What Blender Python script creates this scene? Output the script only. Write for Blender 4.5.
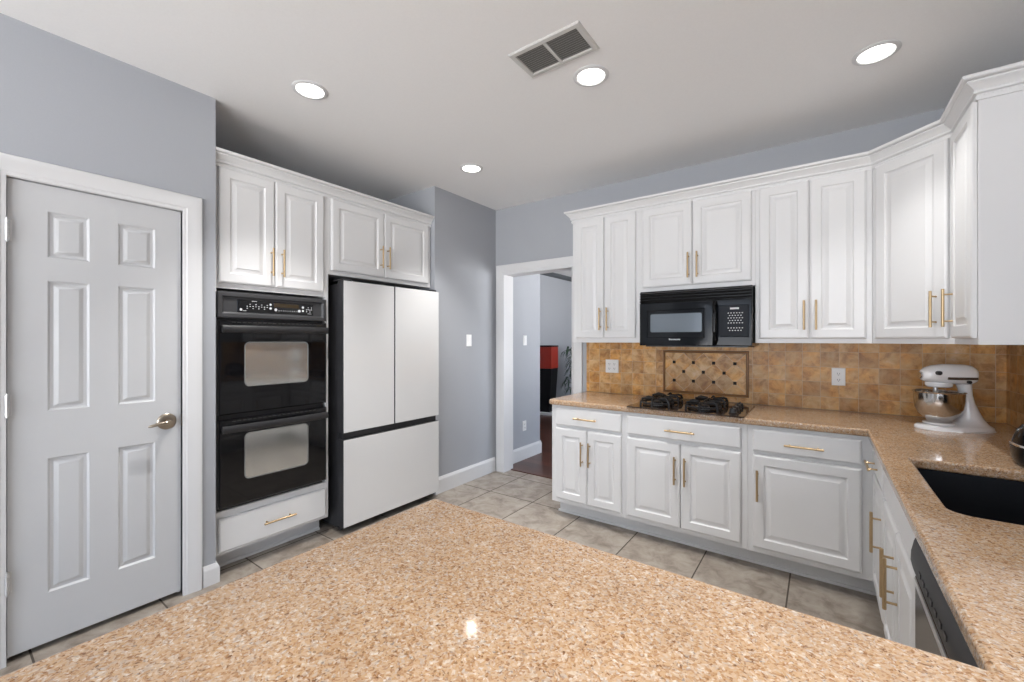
import bpy, bmesh, math, random
from mathutils import Vector, Matrix
random.seed(7)
PI = math.pi
for o in list(bpy.data.objects):
    bpy.data.objects.remove(o)
S = bpy.context.scene
COL = S.collection

# ------------------------------------------------------------------ camera
YAW = 0.628
CAMZ = 1.379
cd = bpy.data.cameras.new('camera')
cam = bpy.data.objects.new('camera', cd)
COL.objects.link(cam)
cam.location = (0, 0, CAMZ)
cam.rotation_euler = (PI / 2, 0, YAW)
cd.sensor_width = 36.0
cd.lens = 426.0 / 1024 * 36
cd.shift_y = -0.8 / 1024
cd.clip_start = 0.02
S.camera = cam

# ------------------------------------------------------------------ exposure, daylight
S.view_settings.view_transform = 'Standard'
S.view_settings.look = 'None'
S.view_settings.gamma = 1
S.view_settings.use_curve_mapping = False
S.view_settings.exposure = 0.58
SKY = 11.0
LAMP = 40.0
SPOT = 100.0     # watts of each recessed light's beam
w = bpy.data.worlds.new('daylight')
S.world = w
w.use_nodes = True
bg = w.node_tree.nodes['Background']
bg.inputs[1].default_value = SKY
_t = w.node_tree
_tc = _t.nodes.new('ShaderNodeTexCoord')
_sx = _t.nodes.new('ShaderNodeSeparateXYZ')
_rp = _t.nodes.new('ShaderNodeValToRGB')
_mr = _t.nodes.new('ShaderNodeMapRange')
_mr.inputs[1].default_value = -1
_t.links.new(_tc.outputs['Generated'], _sx.inputs[0])
_t.links.new(_sx.outputs[2], _mr.inputs[0])
_t.links.new(_mr.outputs[0], _rp.inputs[0])
# unseen bright ground added below the horizon to lift the ceiling, hazy sky above
_e = _rp.color_ramp.elements
_e[0].position = 0.47
_e[0].color = (0.98, 0.985, 1.0, 1)
_e[1].position = 0.52
_e[1].color = (0.26, 0.305, 0.37, 1)
_t.links.new(_rp.outputs[0], bg.inputs[0])


def portal(name, loc, rot, sx, sy):
    l = bpy.data.lights.new(name, 'AREA')
    l.shape = 'RECTANGLE'
    l.size = sx
    l.size_y = sy
    l.cycles.is_portal = True
    o = bpy.data.objects.new(name, l)
    o.location = loc
    o.rotation_euler = rot
    COL.objects.link(o)


# key planes of the place (metres; camera stands over the origin)
ZC = 2.755          # ceiling
XL = -2.793         # pantry wall and hall wall
YB = 3.553          # back wall
XR = 0.845          # right wall
YEND = -4.6         # wall behind the camera
YF = 2.911          # front of the base cabinets
YU = 3.228          # front of the upper cabinets
XRF = 0.232         # front of the right run
XO = -2.845         # front of the oven wall cabinets

# light comes in through: the patio doors behind, the breakfast windows, an unseen window added to light the far room
portal('daylight_portal', (-0.75, YEND - 0.1, 1.25), (PI / 2, 0, 0), 3.1, 2.3)
portal('daylight_portal', (XR + 0.12, -3.15, 1.25), (0, PI / 2, 0), 2.3, 1.7)
portal('daylight_portal', (0.94, 6.35, 1.25), (0, PI / 2, 0), 1.9, 3.5)


# ------------------------------------------------------------------ materials
def new_mat(name):
    m = bpy.data.materials.new(name)
    m.use_nodes = True
    return m, m.node_tree, m.node_tree.nodes['Principled BSDF']


def plain(name, col, rough=0.4, metal=0.0, bump=0.0, bscale=200.0, spec=0.5, coat=0.0, var=0.03):
    m, t, b = new_mat(name)
    b.inputs['Roughness'].default_value = rough
    b.inputs['Metallic'].default_value = metal
    b.inputs['Specular IOR Level'].default_value = spec
    if coat:
        b.inputs['Coat Weight'].default_value = coat
        b.inputs['Coat Roughness'].default_value = 0.04
    tc = t.nodes.new('ShaderNodeTexCoord')
    n = t.nodes.new('ShaderNodeTexNoise')
    n.inputs['Scale'].default_value = 3.0 if not bump else bscale
    n.inputs['Detail'].default_value = 3
    t.links.new(tc.outputs['Object'], n.inputs['Vector'])
    mx = t.nodes.new('ShaderNodeMix')
    mx.data_type = 'RGBA'
    mx.inputs[6].default_value = (*[c * (1 - var) for c in col], 1)
    mx.inputs[7].default_value = (*[min(1, c * (1 + var)) for c in col], 1)
    t.links.new(n.outputs['Fac'], mx.inputs[0])
    t.links.new(mx.outputs[2], b.inputs['Base Color'])
    if bump:
        bp = t.nodes.new('ShaderNodeBump')
        bp.inputs['Strength'].default_value = bump
        bp.inputs['Distance'].default_value = 0.002
        t.links.new(n.outputs['Fac'], bp.inputs['Height'])
        t.links.new(bp.outputs['Normal'], b.inputs['Normal'])
    return m


def emit(name, col, strength):
    m, t, b = new_mat(name)
    b.inputs['Base Color'].default_value = (0.9, 0.9, 0.9, 1)
    b.inputs['Emission Color'].default_value = (*col, 1)
    b.inputs['Emission Strength'].default_value = strength
    return m


def N(t, typ, **kw):
    n = t.nodes.new(typ)
    for k, v in kw.items():
        setattr(n, k, v)
    return n


def ramp(t, src, stops, interp='LINEAR'):
    r = t.nodes.new('ShaderNodeValToRGB')
    r.color_ramp.interpolation = interp
    el = r.color_ramp.elements
    while len(el) < len(stops):
        el.new(0.5)
    for e, (p, c) in zip(el, stops):
        e.position = p
        e.color = (*c, 1)
    t.links.new(src, r.inputs[0])
    return r


def mixc(t, a, b, fac, mode='MIX'):
    x = t.nodes.new('ShaderNodeMix')
    x.data_type = 'RGBA'
    x.blend_type = mode
    for sock, v in ((x.inputs[0], fac), (x.inputs[6], a), (x.inputs[7], b)):
        if isinstance(v, (int, float)):
            sock.default_value = v
        elif isinstance(v, tuple):
            sock.default_value = (*v, 1)
        else:
            t.links.new(v, sock)
    return x.outputs[2]


def world_pos(t):
    return N(t, 'ShaderNodeNewGeometry').outputs['Position']


def granite():
    m, t, b = new_mat('speckled_granite')
    p = world_pos(t)
    wn = N(t, 'ShaderNodeTexNoise')
    wn.inputs['Scale'].default_value = 60
    t.links.new(p, wn.inputs['Vector'])
    wp = t.nodes.new('ShaderNodeMix')
    wp.data_type = 'VECTOR'
    wp.inputs[0].default_value = 0.012
    t.links.new(p, wp.inputs[4])
    t.links.new(wn.outputs['Color'], wp.inputs[5])
    cols = []
    for sc in (180, 320):
        v = N(t, 'ShaderNodeTexVoronoi')
        v.inputs['Scale'].default_value = sc
        t.links.new(wp.outputs[1], v.inputs['Vector'])
        sp = N(t, 'ShaderNodeSeparateColor')
        t.links.new(v.outputs['Color'], sp.inputs[0])
        cols.append(sp.outputs[0])
    c1 = ramp(t, cols[0], [(0.0, (0.30, 0.15, 0.075)), (0.06, (0.45, 0.24, 0.11)), (0.20, (0.60, 0.37, 0.20)),
                           (0.40, (0.66, 0.46, 0.31)), (0.60, (0.65, 0.43, 0.26)), (0.74, (0.74, 0.58, 0.45)),
                           (0.86, (0.60, 0.54, 0.50)), (0.93, (0.84, 0.75, 0.66))], 'CONSTANT')
    c2 = ramp(t, cols[1], [(0.0, (0.12, 0.06, 0.035)), (0.045, (0.36, 0.18, 0.085)), (0.2, (0.60, 0.39, 0.23)),
                           (0.5, (0.70, 0.50, 0.34)), (0.8, (0.64, 0.54, 0.45)), (0.92, (0.86, 0.78, 0.70))], 'CONSTANT')
    c = mixc(t, c1.outputs[0], c2.outputs[0], 0.5)
    n = N(t, 'ShaderNodeTexNoise')
    n.inputs['Scale'].default_value = 7
    n.inputs['Detail'].default_value = 4
    t.links.new(p, n.inputs['Vector'])
    r = ramp(t, n.outputs['Fac'], [(0.3, (0.66, 0.635, 0.59)), (0.7, (0.79, 0.775, 0.73))])
    c = mixc(t, c, r.outputs[0], 1.0, 'MULTIPLY')
    t.links.new(c, b.inputs['Base Color'])
    b.inputs['Roughness'].default_value = 0.075
    b.inputs['Specular IOR Level'].default_value = 0.5
    return m


def floor_tile():
    m, t, b = new_mat('greige_floor_tile')
    p = world_pos(t)
    mp = N(t, 'ShaderNodeMapping')
    # joints at X = -1.528 + k*0.46, Y = 3.033 + k*0.46
    mp.inputs['Location'].default_value = (1.528 + 0.46 * 20, -3.033 + 0.46 * 40, 0)
    t.links.new(p, mp.inputs['Vector'])
    br = N(t, 'ShaderNodeTexBrick')
    br.offset = 0
    br.squash = 1
    br.inputs['Scale'].default_value = 1
    br.inputs['Brick Width'].default_value = 0.46
    br.inputs['Row Height'].default_value = 0.46
    br.inputs['Mortar Size'].default_value = 0.0042
    br.inputs['Mortar Smooth'].default_value = 0.15
    br.inputs['Bias'].default_value = 0
    br.inputs['Color1'].default_value = (0.0, 0.0, 0.0, 1)
    br.inputs['Color2'].default_value = (1.0, 1.0, 1.0, 1)
    br.inputs['Mortar'].default_value = (0.5, 0.5, 0.5, 1)
    t.links.new(mp.outputs[0], br.inputs['Vector'])
    # shift the veining from tile to tile
    ad = N(t, 'ShaderNodeVectorMath', operation='MULTIPLY_ADD')
    ad.inputs[1].default_value = (9, 7, 5)
    t.links.new(br.outputs['Color'], ad.inputs[0])
    t.links.new(p, ad.inputs[2])
    n1 = N(t, 'ShaderNodeTexNoise')
    n1.inputs['Scale'].default_value = 9
    n1.inputs['Detail'].default_value = 8
    n1.inputs['Roughness'].default_value = 0.65
    n1.inputs['Distortion'].default_value = 0.5
    t.links.new(ad.outputs[0], n1.inputs['Vector'])
    r = ramp(t, n1.outputs['Fac'], [(0.25, (0.13, 0.098, 0.072)), (0.40, (0.225, 0.19, 0.158)), (0.52, (0.315, 0.275, 0.235)),
                                    (0.72, (0.41, 0.37, 0.325))])
    sc = N(t, 'ShaderNodeSeparateColor')
    t.links.new(br.outputs['Color'], sc.inputs[0])
    tr = ramp(t, sc.outputs[0], [(0, (0.92, 0.92, 0.92)), (1, (1.03, 1.02, 1.0))])
    c = mixc(t, r.outputs[0], tr.outputs[0], 1.0, 'MULTIPLY')
    c = mixc(t, c, (0.075, 0.06, 0.048), br.outputs['Fac'])
    t.links.new(c, b.inputs['Base Color'])
    rr = ramp(t, br.outputs['Fac'], [(0, (0.32, 0.32, 0.32)), (1, (0.9, 0.9, 0.9))])
    t.links.new(rr.outputs[0], b.inputs['Roughness'])
    bp = N(t, 'ShaderNodeBump')
    bp.invert = True
    bp.inputs['Strength'].default_value = 0.5
    bp.inputs['Distance'].default_value = 0.002
    t.links.new(br.outputs['Fac'], bp.inputs['Height'])
    t.links.new(bp.outputs['Normal'], b.inputs['Normal'])
    return m


def wood_floor():
    m, t, b = new_mat('dark_wood_floor')
    p = world_pos(t)
    br = N(t, 'ShaderNodeTexBrick')
    br.offset = 0.37
    br.inputs['Scale'].default_value = 1
    br.inputs['Brick Width'].default_value = 1.3
    br.inputs['Row Height'].default_value = 0.125
    br.inputs['Mortar Size'].default_value = 0.0015
    br.inputs['Color1'].default_value = (0.055, 0.020, 0.013, 1)
    br.inputs['Color2'].default_value = (0.11, 0.042, 0.026, 1)
    br.inputs['Mortar'].default_value = (0.018, 0.008, 0.006, 1)
    mp = N(t, 'ShaderNodeMapping')
    mp.inputs['Location'].default_value = (20, 20, 0)
    t.links.new(p, mp.inputs['Vector'])
    t.links.new(mp.outputs[0], br.inputs['Vector'])
    n = N(t, 'ShaderNodeTexNoise')
    n.inputs['Scale'].default_value = 14
    n.inputs['Detail'].default_value = 6
    ms = N(t, 'ShaderNodeMapping')
    ms.inputs['Scale'].default_value = (1, 9, 1)
    t.links.new(p, ms.inputs['Vector'])
    t.links.new(ms.outputs[0], n.inputs['Vector'])
    r = ramp(t, n.outputs['Fac'], [(0.3, (0.6, 0.6, 0.6)), (0.7, (1.15, 1.15, 1.15))])
    c = mixc(t, br.outputs['Color'], r.outputs[0], 1.0, 'MULTIPLY')
    t.links.new(c, b.inputs['Base Color'])
    b.inputs['Roughness'].default_value = 0.3
    return m


def stone_tile(name, diag=False):
    """tumbled golden travertine, 10 cm tiles; diag lays it at 45 degrees"""
    m, t, b = new_mat(name)
    p = world_pos(t)
    sx = N(t, 'ShaderNodeSeparateXYZ')
    t.links.new(p, sx.inputs[0])
    xy = N(t, 'ShaderNodeMath', operation='ADD')       # back wall runs along X, right wall along Y
    t.links.new(sx.outputs[0], xy.inputs[0])
    ys = N(t, 'ShaderNodeMath', operation='SUBTRACT')
    ys.inputs[0].default_value = YB
    t.links.new(sx.outputs[1], ys.inputs[1])
    if diag:
        xy.inputs[1].default_value = 0
    else:
        t.links.new(ys.outputs[0], xy.inputs[1])
    cb = N(t, 'ShaderNodeCombineXYZ')
    t.links.new(xy.outputs[0], cb.inputs[0])
    t.links.new(sx.outputs[2], cb.inputs[1])
    mp = N(t, 'ShaderNodeMapping')
    if diag:
        mp.vector_type = 'TEXTURE'
        mp.inputs['Location'].default_value = (-0.959 - 1.46 * 4, 1.204 - 1.46 * 4, 0)
        mp.inputs['Rotation'].default_value = (0, 0, PI / 4)
    else:
        mp.inputs['Location'].default_value = (-0.004 + 0.1 * 60, 0.0, 0)
    t.links.new(cb.outputs[0], mp.inputs['Vector'])
    br = N(t, 'ShaderNodeTexBrick')
    br.offset = 0
    br.squash = 1
    br.inputs['Scale'].default_value = 1
    pit = 0.10324 if diag else 0.1
    br.inputs['Brick Width'].default_value = pit
    br.inputs['Row Height'].default_value = pit
    br.inputs['Mortar Size'].default_value = 0.0013
    br.inputs['Mortar Smooth'].default_value = 0.3
    br.inputs['Color1'].default_value = (0, 0, 0, 1)
    br.inputs['Color2'].default_value = (1, 1, 1, 1)
    br.inputs['Mortar'].default_value = (0.5, 0.5, 0.5, 1)
    t.links.new(mp.outputs[0], br.inputs['Vector'])
    ad = N(t, 'ShaderNodeVectorMath', operation='MULTIPLY_ADD')
    ad.inputs[1].default_value = (5, 3, 4)
    t.links.new(br.outputs['Color'], ad.inputs[0])
    t.links.new(p, ad.inputs[2])
    n = N(t, 'ShaderNodeTexNoise')
    n.inputs['Scale'].default_value = 15
    n.inputs['Detail'].default_value = 8
    n.inputs['Roughness'].default_value = 0.68
    n.inputs['Distortion'].default_value = 0.45
    t.links.new(ad.outputs[0], n.inputs['Vector'])
    r = ramp(t, n.outputs['Fac'], [(0.25, (0.19, 0.075, 0.018)), (0.40, (0.40, 0.195, 0.056)), (0.50, (0.54, 0.305, 0.110)),
                                   (0.62, (0.62, 0.39, 0.18)), (0.78, (0.72, 0.52, 0.32))])
    n2 = N(t, 'ShaderNodeTexNoise')
    n2.inputs['Scale'].default_value = 9
    n2.inputs['Detail'].default_value = 4
    t.links.new(ad.outputs[0], n2.inputs['Vector'])
    r2 = ramp(t, n2.outputs['Fac'], [(0.36, (1.12, 0.98, 0.62)), (0.52, (1.0, 1.0, 1.0)), (0.64, (1.0, 1.08, 1.26))])
    tinted = mixc(t, r.outputs[0], r2.outputs[0], 1.0, 'MULTIPLY')
    sc = N(t, 'ShaderNodeSeparateColor')
    t.links.new(br.outputs['Color'], sc.inputs[0])
    tr = ramp(t, sc.outputs[0], [(0, (0.78, 0.72, 0.64)), (0.5, (1.0, 0.97, 0.93)), (1, (1.15, 1.15, 1.15))])
    c = mixc(t, tinted, tr.outputs[0], 1.0, 'MULTIPLY')
    c = mixc(t, c, (0.56, 0.43, 0.29), br.outputs['Fac'])
    t.links.new(c, b.inputs['Base Color'])
    b.inputs['Roughness'].default_value = 0.42
    bp = N(t, 'ShaderNodeBump')
    bp.invert = True
    bp.inputs['Strength'].default_value = 0.4
    bp.inputs['Distance'].default_value = 0.002
    t.links.new(br.outputs['Fac'], bp.inputs['Height'])
    t.links.new(bp.outputs['Normal'], b.inputs['Normal'])
    return m


def glass_pane():
    m = bpy.data.materials.new('window_glass')
    m.use_nodes = True
    t = m.node_tree
    t.nodes.clear()
    o = N(t, 'ShaderNodeOutputMaterial')
    a = N(t, 'ShaderNodeBsdfTransparent')
    g = N(t, 'ShaderNodeBsdfGlossy')
    g.inputs['Roughness'].default_value = 0.02
    x = N(t, 'ShaderNodeMixShader')
    x.inputs[0].default_value = 0.06
    t.links.new(a.outputs[0], x.inputs[1])
    t.links.new(g.outputs[0], x.inputs[2])
    t.links.new(x.outputs[0], o.inputs[0])
    return m


M = dict(
    wall=plain('wall_paint', (0.38, 0.395, 0.425), 0.6, bump=0.12, bscale=160),
    ceil=plain('ceiling_paint', (0.90, 0.895, 0.89), 0.8, bump=0.1, bscale=120),
    trim=plain('trim_paint', (0.68, 0.68, 0.685), 0.35),
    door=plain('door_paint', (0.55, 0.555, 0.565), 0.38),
    cab=plain('cabinet_paint', (0.70, 0.70, 0.703), 0.34),
    granite=granite(), tile=floor_tile(), wood=wood_floor(),
    stone=stone_tile('travertine_tile'), stoned=stone_tile('travertine_diagonal', True),
    pencil=plain('travertine_border', (0.26, 0.125, 0.045), 0.45, var=0.35),
    accent=plain('dark_accent_tile', (0.014, 0.009, 0.007), 0.6, spec=0.2),
    brass=plain('satin_brass', (0.52, 0.38, 0.22), 0.36, 1.0),
    nickel=plain('brushed_nickel', (0.40, 0.345, 0.28), 0.28, 1.0),
    hinge=plain('hinge_steel', (0.66, 0.66, 0.66), 0.35, 0.8),
    black=plain('black_enamel', (0.006, 0.006, 0.007), 0.2, spec=0.3),
    blackm=plain('black_plastic', (0.020, 0.020, 0.022), 0.38),
    panel=plain('charcoal_plastic', (0.045, 0.045, 0.048), 0.42),
    bglass=plain('black_glass', (0.005, 0.005, 0.006), 0.04, spec=0.4),
    ovwin=plain('coated_oven_window', (0.52, 0.52, 0.50), 0.09, 0.75, var=0.1),
    mwglass=plain('dark_microwave_glass', (0.007, 0.008, 0.010), 0.08, spec=0.16),
    keypad=plain('keypad_membrane', (0.016, 0.019, 0.025), 0.5, spec=0.15),
    mwwin=plain('microwave_window', (0.13, 0.15, 0.17), 0.15, 0.3),
    chrome=plain('polished_chrome', (0.78, 0.78, 0.79), 0.1, 1.0),
    steel=plain('stainless_steel', (0.60, 0.58, 0.56), 0.12, 1.0),
    fglass=plain('white_appliance_glass', (0.67, 0.67, 0.67), 0.10, coat=0.4, var=0.01),
    fdark=plain('dark_grey_steel', (0.055, 0.055, 0.06), 0.3, 0.6),
    iron=plain('cast_iron', (0.010, 0.010, 0.011), 0.42, bump=0.2, bscale=300),
    cookglass=plain('cooktop_glass', (0.030, 0.017, 0.010), 0.05, coat=0.2),
    sink=plain('black_composite', (0.004, 0.005, 0.008), 0.5, spec=0.25),
    white=plain('white_plastic', (0.80, 0.80, 0.79), 0.3),
    slot=plain('dark_slot', (0.03, 0.03, 0.03), 0.5),
    mark=plain('grey_print', (0.60, 0.61, 0.62), 0.5),
    rim=plain('grey_rim', (0.20, 0.20, 0.19), 0.4),
    amber=plain('amber_display', (0.032, 0.020, 0.007), 0.2),
    mixer=plain('white_enamel', (0.80, 0.80, 0.81), 0.16, coat=0.5),
    band=plain('brown_band', (0.05, 0.028, 0.018), 0.3),
    vent=plain('vent_enamel', (0.60, 0.59, 0.57), 0.45),
    ventl=plain('vent_louvre', (0.62, 0.61, 0.59), 0.6),
    ventd=plain('vent_shade', (0.22, 0.217, 0.21), 0.8),
    dwasher=plain('dark_dishwasher', (0.016, 0.016, 0.018), 0.42, spec=0.25),
    dwdoor=plain('grey_dishwasher_door', (0.13, 0.13, 0.13), 0.2, 0.8),
    lamp=emit('lamp_glow', (1.0, 0.965, 0.91), LAMP),
    lens=emit('lamp_lens', (1.0, 0.965, 0.91), 2.5),
    red=plain('red_lacquer', (0.30, 0.020, 0.008), 0.4, var=0.25),
    pedestal=plain('black_lacquer', (0.006, 0.006, 0.007), 0.6, spec=0.2),
    leaf=plain('palm_leaf', (0.035, 0.075, 0.040), 0.45, var=0.5),
    pot=plain('pot_glaze', (0.25, 0.22, 0.20), 0.4),
    soil=plain('potting_soil', (0.03, 0.02, 0.014), 0.9),
    glass=glass_pane(),
    ceilstrip=plain('dark_ceiling_strip', (0.10, 0.11, 0.12), 0.6),
)


# ------------------------------------------------------------------ geometry helpers
class MB:
    def __init__(s):
        s.bm = bmesh.new()

    def box(s, x0, x1, y0, y1, z0, z1, bev=0.0, seg=2):
        t = bmesh.new()
        v = [t.verts.new((x, y, z)) for x in (x0, x1) for y in (y0, y1) for z in (z0, z1)]
        for f in ((0, 1, 3, 2), (4, 6, 7, 5), (0, 4, 5, 1), (2, 3, 7, 6), (0, 2, 6, 4), (1, 5, 7, 3)):
            t.faces.new([v[i] for i in f])
        if bev:
            bmesh.ops.bevel(t, geom=t.edges[:], offset=bev, segments=seg, profile=0.5, affect='EDGES')
        s._add(t)
        return s

    def _add(s, t, mat=None):
        if mat is not None:
            bmesh.ops.transform(t, matrix=mat, verts=t.verts)
        me = bpy.data.meshes.new('tmp')
        t.to_mesh(me)
        t.free()
        s.bm.from_mesh(me)
        bpy.data.meshes.remove(me)

    def rings(s, rings, cap0=True, cap1=True, closed=True):
        """skin a list of equally long vertex rings"""
        bm = s.bm
        R = [[bm.verts.new(p) for p in r] for r in rings]
        n = len(R[0])
        for a, b in zip(R, R[1:]):
            for i in range(n if closed else n - 1):
                j = (i + 1) % n
                bm.faces.new((a[i], a[j], b[j], b[i]))
        if cap0:
            bm.faces.new(list(reversed(R[0])))
        if cap1:
            bm.faces.new(R[-1])
        return s

    def lathe(s, prof, c=(0, 0, 0), axis='z', n=32, cap0=True, cap1=True):
        rr = []
        for r, h in prof:
            ring = []
            for i in range(n):
                a = 2 * PI * i / n
                u, v = r * math.cos(a), r * math.sin(a)
                p = {'z': (u, v, h), 'y': (u, h, v), 'x': (h, u, v)}[axis]
                ring.append((p[0] + c[0], p[1] + c[1], p[2] + c[2]))
            rr.append(ring)
        return s.rings(rr, cap0, cap1)

    def tube(s, path, r, n=10):
        pts = [Vector(p) for p in path]
        rr = []
        for i, p in enumerate(pts):
            d = (pts[min(i + 1, len(pts) - 1)] - pts[max(i - 1, 0)]).normalized()
            up = Vector((0, 0, 1)) if abs(d.z) < 0.9 else Vector((1, 0, 0))
            a = d.cross(up).normalized()
            b = d.cross(a)
            q = r[i] if isinstance(r, (list, tuple)) else r
            rr.append([p + a * (q * math.cos(2 * PI * k / n)) + b * (q * math.sin(2 * PI * k / n)) for k in range(n)])
        return s.rings(rr)

    def prism(s, poly, axis, a, b):
        """poly in the two remaining axes (order x,y,z without axis), pulled from a to b"""
        def P(q, h):
            return {'x': (h, q[0], q[1]), 'y': (q[0], h, q[1]), 'z': (q[0], q[1], h)}[axis]
        return s.rings([[P(q, a) for q in poly], [P(q, b) for q in poly]])

    def relief(s, x0, x1, z0, z1, prof, cap0=True):
        """concentric rectangles in the local XZ plane: (inset, y) pairs from the back rim to the centre"""
        rr = []
        for k, y in prof:
            rr.append([(x0 + k, y, z0 + k), (x1 - k, y, z0 + k), (x1 - k, y, z1 - k), (x0 + k, y, z1 - k)])
        return s.rings(rr, cap0, True)

    def build(s, name, mat, parent=None, origin=None, smooth=True, ang=35):
        bm = s.bm
        if origin is not None:
            bmesh.ops.translate(bm, vec=-Vector(origin), verts=bm.verts)
        bmesh.ops.recalc_face_normals(bm, faces=bm.faces)
        me = bpy.data.meshes.new(name)
        bm.to_mesh(me)
        bm.free()
        me.materials.append(M[mat] if isinstance(mat, str) else mat)
        if smooth:
            me.polygons.foreach_set('use_smooth', [True] * len(me.polygons))
            me.set_sharp_from_angle(angle=math.radians(ang))
        o = bpy.data.objects.new(name, me)
        COL.objects.link(o)
        if smooth:
            wn_ = o.modifiers.new('weighted_normals', 'WEIGHTED_NORMAL')
            wn_.keep_sharp = True
        if origin is not None:
            o.location = origin
        if parent is not None:
            o.parent = parent
        return o


def tag(o, label, cat, group=None):
    o['label'] = label
    o['category'] = cat
    if group:
        o['group'] = group
    return o


def thing(name, label, cat, loc, rz=0.0, group=None):
    o = bpy.data.objects.new(name, None)
    o.empty_display_size = 0.1
    COL.objects.link(o)
    o.location = loc
    o.rotation_euler = (0, 0, rz)
    return tag(o, label, cat, group)


def struct(o, label=None):
    o['kind'] = 'structure'
    if label:
        o['label'] = label
    return o


def cells(name, mat, xs, ys, zs, keep, origin=None):
    """solid made of grid cells, with inner faces left out (walls with openings)"""
    mb = MB()
    bm = mb.bm
    vs = {}

    def V(i, j, k):
        if (i, j, k) not in vs:
            vs[(i, j, k)] = bm.verts.new((xs[i], ys[j], zs[k]))
        return vs[(i, j, k)]
    I, J, K = len(xs) - 1, len(ys) - 1, len(zs) - 1

    def on(i, j, k):
        return 0 <= i < I and 0 <= j < J and 0 <= k < K and keep(i, j, k)
    for i in range(I):
        for j in range(J):
            for k in range(K):
                if not on(i, j, k):
                    continue
                for d, q in (((-1, 0, 0), ((0, 0, 0), (0, 0, 1), (0, 1, 1), (0, 1, 0))),
                             ((1, 0, 0), ((1, 0, 0), (1, 1, 0), (1, 1, 1), (1, 0, 1))),
                             ((0, -1, 0), ((0, 0, 0), (1, 0, 0), (1, 0, 1), (0, 0, 1))),
                             ((0, 1, 0), ((0, 1, 0), (0, 1, 1), (1, 1, 1), (1, 1, 0))),
                             ((0, 0, -1), ((0, 0, 0), (0, 1, 0), (1, 1, 0), (1, 0, 0))),
                             ((0, 0, 1), ((0, 0, 1), (1, 0, 1), (1, 1, 1), (0, 1, 1)))):
                    if not on(i + d[0], j + d[1], k + d[2]):
                        bm.faces.new([V(i + a, j + b, k + c) for a, b, c in q])
    return mb.build(name, mat, origin=origin, smooth=False)


# ------------------------------------------------------------------ the room
o = MB().box(-5.2, 1.4, YEND - 0.3, 3.675, -0.1, 0).build('floor', 'tile', smooth=False)
struct(o, 'greige stone-look floor tiles with dark joints')
o = MB().box(-5.2, 1.4, 3.675, 10.6, -0.1, 0).build('floor', 'wood', smooth=False)
struct(o, 'dark brown hardwood floor beyond the doorway')
o = MB().box(-5.2, 1.4, YEND - 0.3, 10.6, ZC, ZC + 0.1).build('ceiling', 'ceil', smooth=False)
struct(o, 'warm white ceiling')

# wall with the pantry door, its return beside the oven, the niche and the hall wall
DY0, DY1, DZ = 0.196, 0.821, 2.083
struct(cells('wall_left', 'wall', [-3.6, -3.48, -2.913, XL], [YEND, DY0, DY1, 0.852, 0.972, 2.672, 2.792, 4.43], [0, DZ, ZC],
             lambda i, j, k: (i == 0) or j in (3, 5) or (i == 2 and j in (0, 2, 6)) or (i == 2 and j == 1 and k == 1)),
       'pale blue-grey wall with the pantry door and oven niche')
# back wall with the doorway
struct(cells('wall_back', 'wall', [XL, -2.68, -1.872, 1.0], [YB, 3.683], [0, 2.066, ZC],
             lambda i, j, k: i != 1 or k == 1), 'blue-grey back wall with an open doorway')
# right wall with the window over the sink
WY0, WY1, WZ0, WZ1 = -4.0, -2.3, 0.1, 2.4
struct(cells('wall_right', 'wall', [XR, XR + 0.15], [YEND, WY0, WY1, YB], [0, WZ0, WZ1, ZC],
             lambda i, j, k: not (j == 1 and k == 1)), 'blue-grey wall on the sink side with breakfast windows')
# wall behind the camera with a wide glazed opening
struct(cells('wall_front', 'wall', [-3.6, -2.3, 0.8, XR + 0.15], [YEND - 0.15, YEND], [0, 0.1, 2.4, ZC],
             lambda i, j, k: not (i == 1 and k == 1)), 'blue-grey wall behind the viewer')
# the room beyond the doorway
struct(MB().box(-4.62, -4.5, 4.43, 10.2, 0, ZC).build('wall_west', 'wall', smooth=False), 'blue-grey wall of the far room')
struct(MB().box(-4.62, XL - 0.1205, 4.31, 4.4295, 0, ZC).build('wall_hall', 'wall', smooth=False))
struct(MB().box(-4.4995, 1.0, 10.05, 10.2, 0, ZC).build('wall_far', 'wall', smooth=False))
struct(cells('wall_east', 'wall', [0.88, 1.0], [3.684, 4.6, 8.1, 10.05], [0, 0.3, 2.2, ZC],
             lambda i, j, k: not (j == 1 and k == 1)), 'unseen wall of the far room with an added window')


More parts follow.
